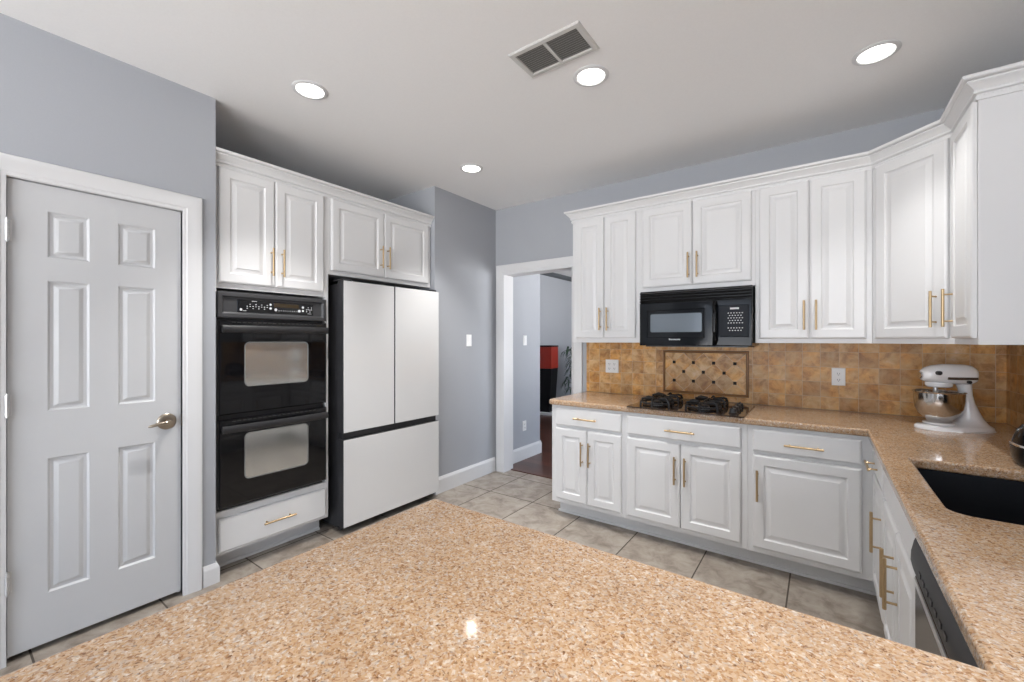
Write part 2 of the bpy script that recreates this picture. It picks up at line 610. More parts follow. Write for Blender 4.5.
def window(name, x0, x1, y0, y1, z0, z1, axis, nv, nh):
    """frame, bars and pane in an opening"""
    f = MB()
    fr = 0.06
    if axis == 'y':
        f.box(x0, x1, y0, y1, z0, z0 + fr).box(x0, x1, y0, y1, z1 - fr, z1)
        f.box(x0, x0 + fr, y0, y1, z0 + fr, z1 - fr).box(x1 - fr, x1, y0, y1, z0 + fr, z1 - fr)
        ym = (y0 + y1) / 2
        for i in range(1, nv):
            x = x0 + (x1 - x0) * i / nv
            f.box(x - 0.02, x + 0.02, ym - 0.02, ym + 0.02, z0 + fr, z1 - fr)
        for i in range(1, nh):
            z = z0 + (z1 - z0) * i / nh
            f.box(x0 + fr, x1 - fr, ym - 0.015, ym + 0.015, z - 0.015, z + 0.015)
        p = MB().box(x0 + fr, x1 - fr, ym - 0.003, ym + 0.003, z0 + fr, z1 - fr)
    else:
        f.box(x0, x1, y0, y1, z0, z0 + fr).box(x0, x1, y0, y1, z1 - fr, z1)
        f.box(x0, x1, y0, y0 + fr, z0 + fr, z1 - fr).box(x0, x1, y1 - fr, y1, z0 + fr, z1 - fr)
        xm = (x0 + x1) / 2
        for i in range(1, nv):
            y = y0 + (y1 - y0) * i / nv
            f.box(xm - 0.02, xm + 0.02, y - 0.02, y + 0.02, z0 + fr, z1 - fr)
        p = MB().box(xm - 0.003, xm + 0.003, y0 + fr, y1 - fr, z0 + fr, z1 - fr)
    o = struct(f.build(name, 'trim', smooth=False))
    p.build('pane', 'glass', o, smooth=False)
    return o


window('window_1', -2.3, 0.8, YEND - 0.12, YEND - 0.04, 0.1, 2.4, 'y', 3, 1)
window('window_2', XR + 0.04, XR + 0.11, WY0, WY1, WZ0, WZ1, 'x', 2, 1)
window('window_added', 0.9, 0.97, 4.6, 8.1, 0.3, 2.2, 'x', 4, 1)  # out of view, added to brighten the passage and far walls

# pantry door: six panels pressed into one slab
PY0, PY1, PZ0, PZ1 = 0.205, 0.8125, 0.026, 2.072
door = bpy.data.objects.new('door_1', None)
COL.objects.link(door)
door.location = (XL - 0.012, PY0, PZ0)
door.rotation_euler = (0, 0, PI / 2)
struct(door, 'white six-panel pantry door with a nickel lever')
W_, H_ = PY1 - PY0, PZ1 - PZ0
xs = [0, 0.117, 0.252, 0.354, 0.498, W_]
zs = [0, 0.222, 0.824, 1.036, 1.62, 1.724, 1.93, H_]
mb = MB()
bm = mb.bm
for i in range(5):
    for k in range(7):
        x0, x1, z0, z1 = xs[i], xs[i + 1], zs[k], zs[k + 1]
        if i in (1, 3) and k in (1, 3, 5):
            mb.relief(x0, x1, z0, z1, [(0, 0), (0.008, 0.0085), (0.019, 0.010), (0.034, 0.0025), (0.036, 0.002)], cap0=False)
        else:
            bm.faces.new([bm.verts.new(p) for p in ((x0, 0, z0), (x1, 0, z0), (x1, 0, z1), (x0, 0, z1))])
bmesh.ops.remove_doubles(bm, verts=bm.verts, dist=1e-5)
mb.rings([[(0, 0, 0), (W_, 0, 0), (W_, 0, H_), (0, 0, H_)], [(0, 0.035, 0), (W_, 0.035, 0), (W_, 0.035, H_), (0, 0.035, H_)]], cap0=False)
bmesh.ops.remove_doubles(bm, verts=bm.verts, dist=1e-5)
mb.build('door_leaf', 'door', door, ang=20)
lv = MB()
lx, lz = 0.545, 0.924
lv.lathe([(0.042, -0.001), (0.042, -0.006), (0.036, -0.012), (0.018, -0.016)], (lx, 0, lz), 'y', 28)
rose = lv.build('lever_rose', 'nickel', door)
lv = MB()
lv.lathe([(0.011, -0.012), (0.010, -0.045), (0.013, -0.050), (0.013, -0.060), (0.006, -0.064)], (lx, 0, lz), 'y', 16)
lv.tube([(lx, -0.052, lz), (lx - 0.03, -0.056, lz - 0.001), (lx - 0.055, -0.055, lz - 0.004), (lx - 0.078, -0.05, lz - 0.010), (lx - 0.086, -0.045, lz - 0.012)],
        [0.010, 0.010, 0.0085, 0.007, 0.004], 12)
lv.build('lever_handle', 'nickel', door)
for z in (0.32, 1.075, 1.822):
    h = MB()
    for q in range(5):
        h.lathe([(0.0075, z - 0.045 + q * 0.018 + 0.0006), (0.0075, z - 0.045 + q * 0.018 + 0.0174)], (-0.002, -0.0195, 0), 'z', 12)
    h.lathe([(0.003, z - 0.052), (0.003, z + 0.052)], (-0.002, -0.0195, 0), 'z', 8)
    h.box(-0.003, -0.001, -0.019, 0.02, z - 0.045, z + 0.045)
    h.box(-0.003, 0.013, -0.0022, -0.0003, z - 0.045, z + 0.045)
    h.build('hinge', 'hinge', door)
MB().box(W_ + 0.001, W_ + 0.0075, 0.001, 0.012, lz - 0.035, lz + 0.03).build('strike_plate', 'nickel', door, smooth=False)


def casing_profile(wd, d):
    """(across, out) outline of a moulded casing; across 0 at the opening"""
    return [(0, 0), (0, d * 0.45), (0.006, d * 0.55), (0.014, d * 0.55), (0.020, d * 0.72), (wd * 0.55, d * 0.80),
            (wd * 0.62, d * 0.95), (wd - 0.012, d), (wd - 0.004, d * 0.9), (wd, d * 0.6), (wd, 0)]


def casing(name, lo, hi, top, plane, axis, wd=0.088, d=0.02, sgn=1, lo_w=None):
    """three-sided mitred casing round an opening in a wall; axis 'y': wall plane X=plane facing +X; axis 'x': wall plane Y=plane facing -Y"""
    pr = casing_profile(wd, d)
    path = [((lo, 0), (-1, 0)), ((lo, top), (-1, 1)), ((hi, top), (1, 1)), ((hi, 0), (1, 0))]
    rr = []
    for (a, z), (da, dz) in path:
        ring = []
        for ac, out in pr:
            aa, zz = a + da * ac, z + dz * ac
            ring.append((plane + out, aa, zz) if axis == 'y' else (aa, plane - out, zz))
        rr.append(ring)
    return struct(MB().rings(rr).build(name, 'trim', ang=25))


casing('trim_1', DY0 + 0.005, DY1 - 0.005, DZ - 0.005, XL + 0.0005, 'y')
# pantry jamb lining
j = MB()
j.box(-2.93, XL, DY0 - 0.0005, PY0 - 0.004, 0, DZ).box(-2.93, XL, PY1 + 0.0085, DY1 + 0.0005, 0, DZ).box(-2.93, XL, PY0 - 0.004, PY1 + 0.0085, PZ1 + 0.004, DZ + 0.0005)
j.box(-2.862, -2.850, PY0 - 0.004, PY0 + 0.008, 0, PZ1 + 0.004).box(-2.862, -2.850, PY1 - 0.004, PY1 + 0.0085, 0, PZ1 + 0.004).box(-2.862, -2.850, PY0 + 0.008, PY1 - 0.004, PZ1 - 0.008, PZ1 + 0.004)
struct(j.build('trim_2', 'trim', smooth=False))
# doorway casing and jamb
casing('trim_3', -2.683, -1.869, 2.069, YB - 0.0005, 'x', 0.094, 0.02)
j = MB()
j.box(-2.681, -2.672, 3.5335, 3.70, 0, 2.068).box(-1.880, -1.871, 3.5335, 3.70, 0, 2.068).box(-2.672, -1.880, 3.5335, 3.70, 2.058, 2.068)
struct(j.build('trim_4', 'trim', smooth=False))
# wooden threshold strip where the tile meets the hardwood
struct(MB().prism([(3.655, 0.0005), (3.66, 0.008), (3.69, 0.008), (3.695, 0.0005)], 'x', -2.671, -1.881).build('trim_5', 'wood'))


def baseboard(name, pts, h=0.146, d=0.015, mat='trim'):
    """moulded board along a polyline of (x, y) on the floor; the board stands on the left of the direction of travel"""
    pr = [(0, 0), (d, 0), (d, h - 0.03), (d * 0.8, h - 0.02), (d * 0.55, h - 0.008), (d * 0.4, h), (0, h)]
    P = [Vector(p) for p in pts]
    rr = []
    for i, p in enumerate(P):
        dirs = []
        if i > 0:
            dirs.append((p - P[i - 1]).normalized())
        if i < len(P) - 1:
            dirs.append((P[i + 1] - p).normalized())
        ns = [Vector((-q.y, q.x)) for q in dirs]
        n = sum(ns, Vector((0, 0)))
        n = n / n.dot(ns[0])
        rr.append([(p.x + n.x * a, p.y + n.y * a, z + 0.0005) for a, z in pr])
    return struct(MB().rings(rr).build(name, mat, ang=25))


g = 0.0008
baseboard('baseboard_left', [(-2.843, 0.972 + g), (XL + g, 0.972 + g), (XL + g, 0.908)], 0.112)
baseboard('baseboard_hall', [(XL + g, 3.531), (XL + g, 2.674)])
baseboard('baseboard_door', [(XL + g, 0.10), (XL + g, YEND)])
baseboard('baseboard_passage', [(-4.4985, 4.43 + g), (XL + g, 4.43 + g), (XL + g, 3.701)], 0.15)
baseboard('baseboard_far', [(-4.5 + g, 10.04), (-4.5 + g, 4.46)], 0.13)
baseboard('baseboard_front', [(XL + .02, YEND + g), (XR - .02, YEND + g)])
# dark strip along the ceiling edge of the far room
struct(MB().prism([(-4.499, 2.7545), (-4.41, 2.7545), (-4.43, 2.71), (-4.499, 2.68)], 'y', 4.45, 10.0).build('trim_6', 'ceilstrip', smooth=False))

# ------------------------------------------------------------------ backsplash
BZ0, BZ1 = 0.9155, 1.359
sp = MB()
sp.box(-1.733, -1.049, YB - 0.009, YB - 0.0005, BZ0, BZ1).box(-0.429, XR - 0.0005, YB - 0.009, YB - 0.0005, BZ0, BZ1)
sp.box(-1.049, -0.429, YB - 0.009, YB - 0.0005, BZ0, 0.955).box(-1.049, -0.429, YB - 0.009, YB - 0.0005, 1.299, BZ1)
spl = struct(sp.build('wall_backsplash', 'stone', smooth=False), 'golden brown travertine tile backsplash')
MB().box(XR - 0.009, XR - 0.0005, 2.30, YB - 0.0095, BZ0, BZ1).box(XR - 0.009, XR - 0.0005, 0.6, 2.30, BZ0, 1.085).build('side_tiles', 'stone', spl, smooth=False)
MB().box(-1.03, -0.448, YB - 0.008, YB - 0.0005, 0.974, 1.28).build('tile_insert', 'stoned', spl, smooth=False)
fr = MB()
pr = [(0, -0.0005), (0, -0.009), (0.004, -0.0165), (0.012, -0.0185), (0.016, -0.0165), (0.018, -0.011), (0.020, -0.008), (0.020, -0.0005)]
rr = []
for (cx, cz, sx_, sz_) in ((-1.049, 0.955, 1, 1), (-0.429, 0.955, -1, 1), (-0.429, 1.299, -1, -1), (-1.049, 1.299, 1, -1), (-1.049, 0.955, 1, 1)):
    rr.append([(cx + sx_ * a, YB + y, cz + sz_ * a) for a, y in pr])
fr.rings(rr, False, False)
bmesh.ops.remove_doubles(fr.bm, verts=fr.bm.verts, dist=1e-5)
fr.build('pencil_border', 'pencil', spl)
for z, xx in ((1.2035, (-0.959, -0.813, -0.667, -0.521)), (1.1305, (-0.886, -0.74, -0.594)), (1.0575, (-0.959, -0.813, -0.667, -0.521))):
    for x in xx:
        MB().box(x - 0.0115, x + 0.0115, YB - 0.0098, YB - 0.004, z - 0.0115, z + 0.0115, 0.001, 1).build('accent_tile', 'accent', spl)


# ------------------------------------------------------------------ cabinets (local frame: x along the front, y into the wall, z up)
DOOR_P = [(0, -0.001), (0, -0.013), (0.0025, -0.0165), (0.007, -0.0185), (0.010, -0.020)]


def door_mesh(x0, x1, z0, z1, raised=True, fw=0.056):
    mb = MB()
    p = list(DOOR_P)
    if raised:
        fw = min(fw, (x1 - x0) * 0.24)
        p += [(fw, -0.020), (fw + 0.0025, -0.0165), (fw + 0.006, -0.0125), (fw + 0.012, -0.0110), (fw + 0.016, -0.0115),
              (fw + 0.034, -0.0175), (fw + 0.037, -0.0195), (fw + 0.040, -0.0198)]
    return mb.relief(x0, x1, z0, z1, p)


def handle_mesh(spec):
    k = spec[0]
    mb = MB()
    yb = -0.020
    out = 0.034
    if k == 'v':
        _, x, z0, z1 = spec
        mb.lathe([(0.0050, z0), (0.0062, z0 + 0.0015), (0.0062, z1 - 0.0015), (0.0050, z1)], (x, yb - out, 0), 'z', 14)
        for z in (z0 + 0.027, z1 - 0.027):
            mb.lathe([(0.0055, yb - 0.0003), (0.0042, yb - 0.003), (0.0042, yb - out)], (x, 0, z), 'y', 10)
    else:
        _, x0, x1, z = spec
        mb.lathe([(0.0050, x0), (0.0062, x0 + 0.0015), (0.0062, x1 - 0.0015), (0.0050, x1)], (0, yb - out, z), 'x', 14)
        for x in (x0 + 0.027, x1 - 0.027):
            mb.lathe([(0.0055, yb - 0.0003), (0.0042, yb - 0.003), (0.0042, yb - out)], (x, 0, z), 'y', 10)
    return mb


def cabinet(name, label, loc, rz, boxes, fronts, toe=None, group=None, poly=None, left_toe=False):
    """boxes: carcass boxes (x0,x1,y0,y1,z0,z1); fronts: (kind, x0,x1,z0,z1, handle)"""
    t = thing(name, label, 'cabinet', loc, rz, group)
    c = MB()
    for b in boxes:
        c.box(*b, 0.0015, 1)
    if poly:
        c.prism(*poly)
    c.build('carcass', 'cab', t, ang=25)
    for kind, x0, x1, z0, z1, h in fronts:
        raised = kind == 'door'
        d = door_mesh(x0, x1, z0, z1, raised).build(kind, 'cab', t, ang=18)
        if h:
            handle_mesh(h).build('handle', 'brass', d)
    if toe:
        x0, x1, y, z = toe
        k = MB()
        k.box(x0, x1, y, y + 0.018, 0.0005, z - 0.0005)
        if left_toe:
            k.box(x0, x0 + 0.018, y + 0.018, 0.6, 0.0005, z - 0.0005)
            k.prism([(x0, 0.0005), (x0 - 0.012, 0.0005), (x0 - 0.010, 0.010), (x0, 0.018)], 'y', y - 0.013, 0.6)
        k.prism([(y, 0.0005), (y - 0.013, 0.0005), (y - 0.013, 0.006), (y - 0.009, 0.013), (y, 0.017)], 'x', x0 - (0.012 if left_toe else 0), x1)
        k.build('toe_kick', 'cab', t, ang=25)
    return t


BZ = 0.116     # underside of the base carcass
BT = 0.873     # top of the base carcass
TOE = 0.112
# back run --------------------------------------------------------
x0 = -1.722


def L(v, o=x0):
    return v - o


cabinet('base_cabinet', 'white base cabinet with one drawer and two doors beside the doorway', (x0, YF, 0), 0,
        [(0, 0.5965, 0, 0.635, BZ, BT)],
        [('drawer', L(-1.678), L(-1.146), 0.722, 0.852, ('h', L(-1.511), L(-1.326), 0.788)),
         ('door', L(-1.678), L(-1.4155), 0.150, 0.700, ('v', L(-1.447), 0.441, 0.620)),
         ('door', L(-1.4105), L(-1.146), 0.150, 0.700, ('v', L(-1.386), 0.443, 0.621))],
        (0.012, 0.5965, TOE, BZ), left_toe=True)
x0 = -1.125
cabinet('base_cabinet', 'wide white base cabinet with drawer and two doors under the gas cooktop', (x0, YF, 0), 0,
        [(0, 0.7645, 0, 0.635, BZ, BT)],
        [('drawer', L(-1.103, x0), L(-0.394, x0), 0.722, 0.852, ('h', L(-0.837, x0), L(-0.651, x0), 0.784)),
         ('door', L(-1.103, x0), L(-0.7465, x0), 0.150, 0.700, ('v', L(-0.776, x0), 0.438, 0.619)),
         ('door', L(-0.7415, x0), L(-0.394, x0), 0.150, 0.700, ('v', L(-0.713, x0), 0.438, 0.620))],
        (0, 0.7645, TOE, BZ))
x0 = -0.360
cabinet('base_cabinet', 'white base cabinet with one drawer over one wide door in the inner corner', (x0, YF, 0), 0,
        [(0, 0.5915, 0, 0.635, BZ, BT)],
        [('drawer', L(-0.330, x0), L(0.172, x0), 0.722, 0.852, ('h', L(-0.172, x0), L(0.012, x0), 0.781)),
         ('door', L(-0.330, x0), L(0.172, x0), 0.150, 0.700, ('v', L(-0.305, x0), 0.434, 0.616))],
        (0, 0.680, TOE, BZ))
# right run (faces -X): local x = 2.90 - Y
y0 = 2.9095


def R_(v):
    return y0 - v


cabinet('base_cabinet', 'narrow white base cabinet with drawer and single door next to the sink base', (XRF + 0.0005, y0, 0), -PI / 2,
        [(0, R_(2.4105), 0, 0.60, BZ, BT)],
        [('drawer', R_(2.855), R_(2.431), 0.722, 0.852, ('h', R_(2.77), R_(2.59), 0.772)),
         ('door', R_(2.855), R_(2.431), 0.150, 0.700, ('v', R_(2.465), 0.438, 0.617))],
        (0.1105, R_(2.4105), 0.09, BZ))
y0 = 2.410
cabinet('sink_cabinet', 'white sink base cabinet with plain false front and two doors with paired brass pulls', (XRF + 0.0005, y0, 0), -PI / 2,
        [(0, 0.810, 0, 0.60, BZ, 0.615), (0, 0.810, 0, 0.018, 0.615, BT), (0, 0.018, 0.018, 0.60, 0.615, 0.868), (0.797, 0.810, 0.018, 0.60, 0.615, 0.868)],
        [('drawer', R_(2.381), R_(1.628), 0.722, 0.852, None),
         ('door', R_(2.381), R_(2.0195), 0.150, 0.700, ('v', R_(2.062), 0.436, 0.615)),
         ('door', R_(2.0145), R_(1.628), 0.150, 0.700, ('v', R_(1.975), 0.436, 0.615))],
        (0, 0.810, 0.09, BZ))

# peninsula base, set back below its overhang: plain panelled box
pt = thing('peninsula_cabinet', 'white cabinet carrying the granite peninsula', 'cabinet', (-0.90, 0.86, 0))
MB().box(0, 1.74, -0.60, 0, BZ, BT, 0.0015, 1).build('carcass', 'cab', pt)
MB().box(XRF + 0.90, XRF + 0.918, 0.001, 0.128, BZ, BT).build('filler_panel', 'cab', pt, smooth=False)
MB().box(0.01, 1.10, -0.59, -0.07, 0.0005, BZ - 0.0005).build('plinth', 'cab', pt, smooth=False)
for k in range(2):
    dm = door_mesh(0.03 + k * 0.51, 0.53 + k * 0.51, 0.163, 0.852)
    bmesh.ops.rotate(dm.bm, cent=(0.55, 0, 0), matrix=Matrix.Rotation(PI, 3, 'Z'), verts=dm.bm.verts)
    dm.build('door', 'cab', pt, ang=18)

# upper cabinets --------------------------------------------------
UZ0, UZ1 = 1.36, 2.40
x0 = -1.706
cabinet('upper_cabinet', 'white wall cabinet with two narrow doors beside the doorway', (x0, YU, UZ0), 0,
        [(0, 0.579, 0, 0.3245, 0, UZ1 - UZ0)],
        [('door', L(-1.672, x0), L(-1.4205, x0), 0.036, 1.012, ('v', L(-1.444, x0), 0.100, 0.279)),
         ('door', L(-1.4155, x0), L(-1.158, x0), 0.036, 1.012, ('v', L(-1.381, x0), 0.096, 0.279))])
x0 = -1.1265
cabinet('upper_cabinet', 'short white two-door cabinet above the microwave', (x0, YU, 1.742), 0,
        [(0, 0.7725, 0, 0.3245, 0, UZ1 - 1.742)],
        [('door', L(-1.104, x0), L(-0.7475, x0), 0.034, 0.630, ('v', L(-0.768, x0), 0.082, 0.262)),
         ('door', L(-0.7425, x0), L(-0.374, x0), 0.034, 0.630, ('v', L(-0.708, x0), 0.081, 0.262))])
x0 = -0.3535
cabinet('upper_cabinet', 'white wall cabinet with two doors between microwave and corner cabinet', (x0, YU, UZ0), 0,
        [(0, 0.593, 0, 0.3245, 0, UZ1 - UZ0)],
        [('door', L(-0.330, x0), L(-0.0625, x0), 0.028, 1.012, ('v', L(-0.087, x0), 0.083, 0.265)),
         ('door', L(-0.0575, x0), L(0.212, x0), 0.028, 1.012, ('v', L(-0.026, x0), 0.082, 0.265))])
# diagonal corner cabinet, face from (0.24,3.228) to (0.525,2.943)
XU, YD, YE = 0.525, 2.943, 2.555
q = math.sqrt(0.5)


def dl(x, y):
    dx, dy = x - 0.24, y - YU
    return ((dx - dy) * q, (dx + dy) * q)


dpoly = [dl(0.2405, YU), dl(XU, YD + 0.0005), dl(XR - 0.002, YD + 0.0005), dl(XR - 0.002, YB - 0.011 + 0.01), dl(0.2405, YB - 0.001)]
fl = (XU - 0.24) / q
cabinet('corner_cabinet', 'white diagonal corner wall cabinet with one wide door above the stand mixer', (0.24, YU, UZ0), -PI / 4, [],
        [('door', 0.026, fl - 0.020, 0.028, 1.012, ('v', fl - 0.066, 0.083, 0.265))],
        poly=(dpoly, 'z', 0, UZ1 - UZ0))
cabinet('upper_cabinet', 'white wall cabinet with a plain end panel over the sink side counter', (XU, YD, UZ0), -PI / 2,
        [(0, YD - YE, 0, XR - XU - 0.001, 0, UZ1 - UZ0)],
        [('door', 0.026, YD - YE - 0.012, 0.028, 1.012, ('v', 0.075, 0.083, 0.265))])

CROWN = [(0.000, -0.026), (0.007, -0.026), (0.009, -0.020), (0.009, -0.012), (0.004, -0.008), (0.006, -0.003), (0.016, 0.000), (0.017, 0.007), (0.014, 0.010),
         (0.020, 0.020), (0.030, 0.031), (0.040, 0.039), (0.041, 0.044), (0.037, 0.047), (0.050, 0.050), (0.054, 0.054), (0.055, 0.059), (0.055, 0.066), (0.000, 0.066)]


def crown(name, pts, z, label, prof=CROWN):
    """mitred crown moulding along (x,y); the profile grows to the right of the direction of travel"""
    P = [Vector(p) for p in pts]
    rr = []
    for i, p in enumerate(P):
        dirs = []
        if i > 0:
            dirs.append((p - P[i - 1]).normalized())
        if i < len(P) - 1:
            dirs.append((P[i + 1] - p).normalized())
        ns = [Vector((q.y, -q.x)) for q in dirs]
        n = sum(ns, Vector((0, 0)))
        n = n / n.dot(ns[0])
        rr.append([(p.x + n.x * (a + 0.0008), p.y + n.y * (a + 0.0008), z + h) for a, h in prof])
    o = MB().rings(rr).build(name, 'cab', ang=20)
    return struct(o, label)


crown('trim_7', [(-1.706, YB - 0.002), (-1.706, YU), (0.24, YU), (XU, YD), (XU, YE), (XR - 0.002, YE)], UZ1 - 0.005, 'white crown moulding along the upper cabinets')

# ------------------------------------------------------------------ oven wall (faces +X): local x = Y - y0, y = XO - X
y0 = 0.9765
OW = 1.688 - y0
oc = cabinet('oven_cabinet', 'tall white cabinet holding the black double wall oven', (XO, y0, 0), PI / 2,
             [(0, OW, 0, 0.62, 0.120, 0.375), (0, OW, 0, 0.62, 1.685, 2.41), (0, 0.018, 0, 0.62, 0.375, 1.685), (OW - 0.024, OW, 0, 0.62, 0.375, 1.685)],
             [('drawer', 0.024, OW - 0.026, 0.138, 0.336, ('h', 1.236 - y0, 1.434 - y0, 0.237)),
              ('door', 0.024, 1.3135 - y0, 1.717, 2.394, ('v', 1.290 - y0, 1.783, 1.960)),
              ('door', 1.3185 - y0, OW - 0.040, 1.717, 2.394, ('v', 1.356 - y0, 1.783, 1.960))],
             (0.0, OW, 0.122, 0.120))
y1 = 1.6885
FW_ = 2.668 - y1
cabinet('upper_cabinet', 'white two-door cabinet above the refrigerator', (XO, y1, 1.85), PI / 2,
        [(0, FW_, 0, 0.62, 0, 0.56)],
        [('door', 0.018, 2.1555 - y1, 0.030, 0.544, ('v', 2.120 - y1, 0.096, 0.272)),
         ('door', 2.1605 - y1, FW_ - 0.036, 0.030, 0.544, ('v', 2.186 - y1, 0.096, 0.272))])
crown('trim_8', [(XO, 0.9745), (XO, 2.669)], 2.418, 'white crown moulding above oven and refrigerator',
      [(a * 0.92, h) for a, h in CROWN])

# double oven
ov = thing('double_oven', 'black built-in double wall oven with two windowed doors', 'oven', (XO - 0.001, 0.989, 0.395), PI / 2)
OWD = 1.654 - 0.989


def Z(v):
    return v - 0.395


MB().box(0.012, OWD - 0.012, 0.0, 0.56, -0.015, Z(1.672)).build('oven_body', 'blackm', ov, smooth=False)
cp = MB()
cp.relief(0, OWD, Z(1.512), Z(1.662), [(0, -0.001), (0, -0.032), (0.004, -0.036), (0.022, -0.036), (0.030, -0.024), (0.034, -0.022)])
cpo = cp.build('control_panel', 'panel', ov, ang=20)
MB().box(0.105, 0.575, -0.0245, -0.0222, Z(1.548), Z(1.624), 0.001, 1).build('keypad', 'bglass', cpo)
MB().box(0.315, 0.475, -0.0262, -0.0246, Z(1.589), Z(1.614), 0.0006, 1).build('display', 'amber', cpo)
for x, z, r in ((0.125, 1.563, 0.007), (0.295, 1.603, 0.0075), (0.295, 1.58, 0.0075), (0.327, 1.573, 0.009), (0.478, 1.573, 0.009), (0.503, 1.598, 0.0075), (0.503, 1.575, 0.0075)):
    MB().lathe([(r, -0.0246), (r, -0.0262), (r * 0.8, -0.0268)], (x, 0, Z(z)), 'y', 14).build('button', 'mark', cpo)
keys = []
for i, (x, z) in enumerate([(0.160 + 0.0165 * k, 1.588 + (0.010 if k % 2 else -0.002)) for k in range(8)] + [(0.528 + 0.0115 * k, 1.590 + (0.009 if k % 2 else -0.006)) for k in range(4)]):
    for dz in (0, -0.013):
        keys.append((x - 0.0035, x + 0.0035, z + dz - 0.0024, z + dz + 0.0024))
for k in range(9):
    keys.append((0.345 + 0.0145 * k, 0.3485 + 0.0145 * k, 1.566, 1.572))
keys += [(0.135, 0.155, 1.556, 1.559), (0.185, 0.215, 1.616, 1.619), (0.535, 0.562, 1.556, 1.559)]
for a, b, c, d in keys:
    MB().box(a, b, -0.0252, -0.0246, Z(c), Z(d)).build('key', 'mark', cpo, smooth=False)
for z0, z1, wz0, wz1 in ((0.942, 1.497, 1.100, 1.370), (0.402, 0.912, 0.542, 0.822)):
    d = MB()
    d.relief(0.004, OWD - 0.002, Z(z0), Z(z1), [(0, -0.001), (0, -0.034), (0.006, -0.041), (0.012, -0.042)])
    do = d.build('oven_door', 'bglass', ov, ang=20)
    wn = MB()
    cr = 0.03
    wx0, wx1 = 0.137, 0.531

    def rrect(k, y, cr=cr, wx0=wx0, wx1=wx1, a0=Z(wz0), a1=Z(wz1)):
        out = []
        for cx, cz, a in ((wx1 - cr, a0 + cr, -90), (wx1 - cr, a1 - cr, 0), (wx0 + cr, a1 - cr, 90), (wx0 + cr, a0 + cr, 180)):
            for s_ in range(7):
                an = math.radians(a + 15 * s_)
                out.append((cx + (cr - k) * math.cos(an), y, cz + (cr - k) * math.sin(an)))
        return out
    wn.rings([rrect(0, -0.0418), rrect(0, -0.0426)])
    wn.build('oven_window', 'ovwin', do)
    wr = MB()
    wr.rings([rrect(0, -0.042), rrect(0, -0.0436), rrect(0.006, -0.0436), rrect(0.006, -0.042)], False, False)
    wr.build('window_rim', 'rim', do)
    hz = z1 - 0.052
    hd = MB()
    # wide bowed bar handle carried by two end posts
    rr = []
    for k in range(13):
        u = k / 12
        x = 0.012 + u * (OWD - 0.022)
        bow = 0.012 * (1 - (2 * u - 1) ** 2)
        hh = 0.022
        ring = []
        for a in range(12):
            an = 2 * PI * a / 12
            ring.append((x, -0.066 - bow + 0.013 * math.cos(an), Z(hz) + hh * math.sin(an)))
        rr.append(ring)
    hd.rings(rr)
    for xa in (0.016, OWD - 0.046):
        hd.box(xa, xa + 0.034, -0.066, -0.0405, Z(hz) - 0.018, Z(hz) + 0.018, 0.004, 2)
    hd.build('handle', 'blackm', do)
    sv = MB()
    for k in range(18):
        sv.box(0.07 + k * 0.029, 0.09 + k * 0.029, -0.0435, -0.0415, Z(z1) - 0.014, Z(z1) - 0.009)
    sv.build('vent_slots', 'slot', do, smooth=False)

# ------------------------------------------------------------------ refrigerator
fy = 1.731
FR = 2.652 - fy
f = thing('refrigerator', 'white glass-fronted french door refrigerator with dark grey sides', 'refrigerator', (-2.72, fy, 0), PI / 2)
MB().box(0.006, FR - 0.006, 0.082, 0.72, 0.035, 1.785, 0.004, 2).build('fridge_body', 'fdark', f)
MB().box(0.01, FR - 0.01, 0.03, 0.082, 0.655, 0.735).build('handle_recess', 'blackm', f, smooth=False)
MB().box(0.02, FR - 0.02, 0.05, 0.10, 0.03, 0.055).build('base_grille', 'blackm', f, smooth=False)
for x0_, x1_, z0_, z1_, nm in ((0, 0.4395, 0.722, 1.802, 'fridge_door'), (0.4490, FR, 0.722, 1.802, 'fridge_door'), (0, FR, 0.052, 0.672, 'freezer_drawer')):
    d = MB().box(x0_, x1_, 0.006, 0.078, z0_, z1_, 0.003, 2).build(nm, 'fdark', f)
    MB().box(x0_ + 0.0015, x1_ - 0.0015, 0.0, 0.0055, z0_ + 0.0015, z1_ - 0.0015, 0.0015, 2).build('glass_panel', 'fglass', d)
for x in (0.05, FR - 0.05):
    MB().lathe([(0.02, 0.0005), (0.02, 0.012), (0.012, 0.016), (0.012, 0.036)], (x, 0.115, 0), 'z', 16).build('foot', 'blackm', f)
    MB().lathe([(0.02, 0.0005), (0.02, 0.012), (0.012, 0.016), (0.012, 0.036)], (x, 0.66, 0), 'z', 16).build('foot', 'blackm', f)
for x in (0.045, FR - 0.045):
    MB().box(x - 0.035, x + 0.035, 0.02, 0.15, 1.803, 1.818, 0.004, 2).build('hinge_cover', 'fdark', f)

# ------------------------------------------------------------------ countertop (one continuous slab with the sink cut out)
CZ0, CZ1 = 0.8745, 0.914
SX0, SX1, SY0, SY1 = 0.285, 0.705, 1.630, 2.287
xs = [-1.743, -0.926, 0.192, SX0, SX1, XR - 0.001]
ys = [-0.26, 0.887, SY0, SY1, 2.883, YB - 0.001]
mb = MB()
bm = mb.bm
vs = {}


def cv(i, j):
    if (i, j) not in vs:
        vs[(i, j)] = bm.verts.new((xs[i], ys[j], CZ1))
    return vs[(i, j)]


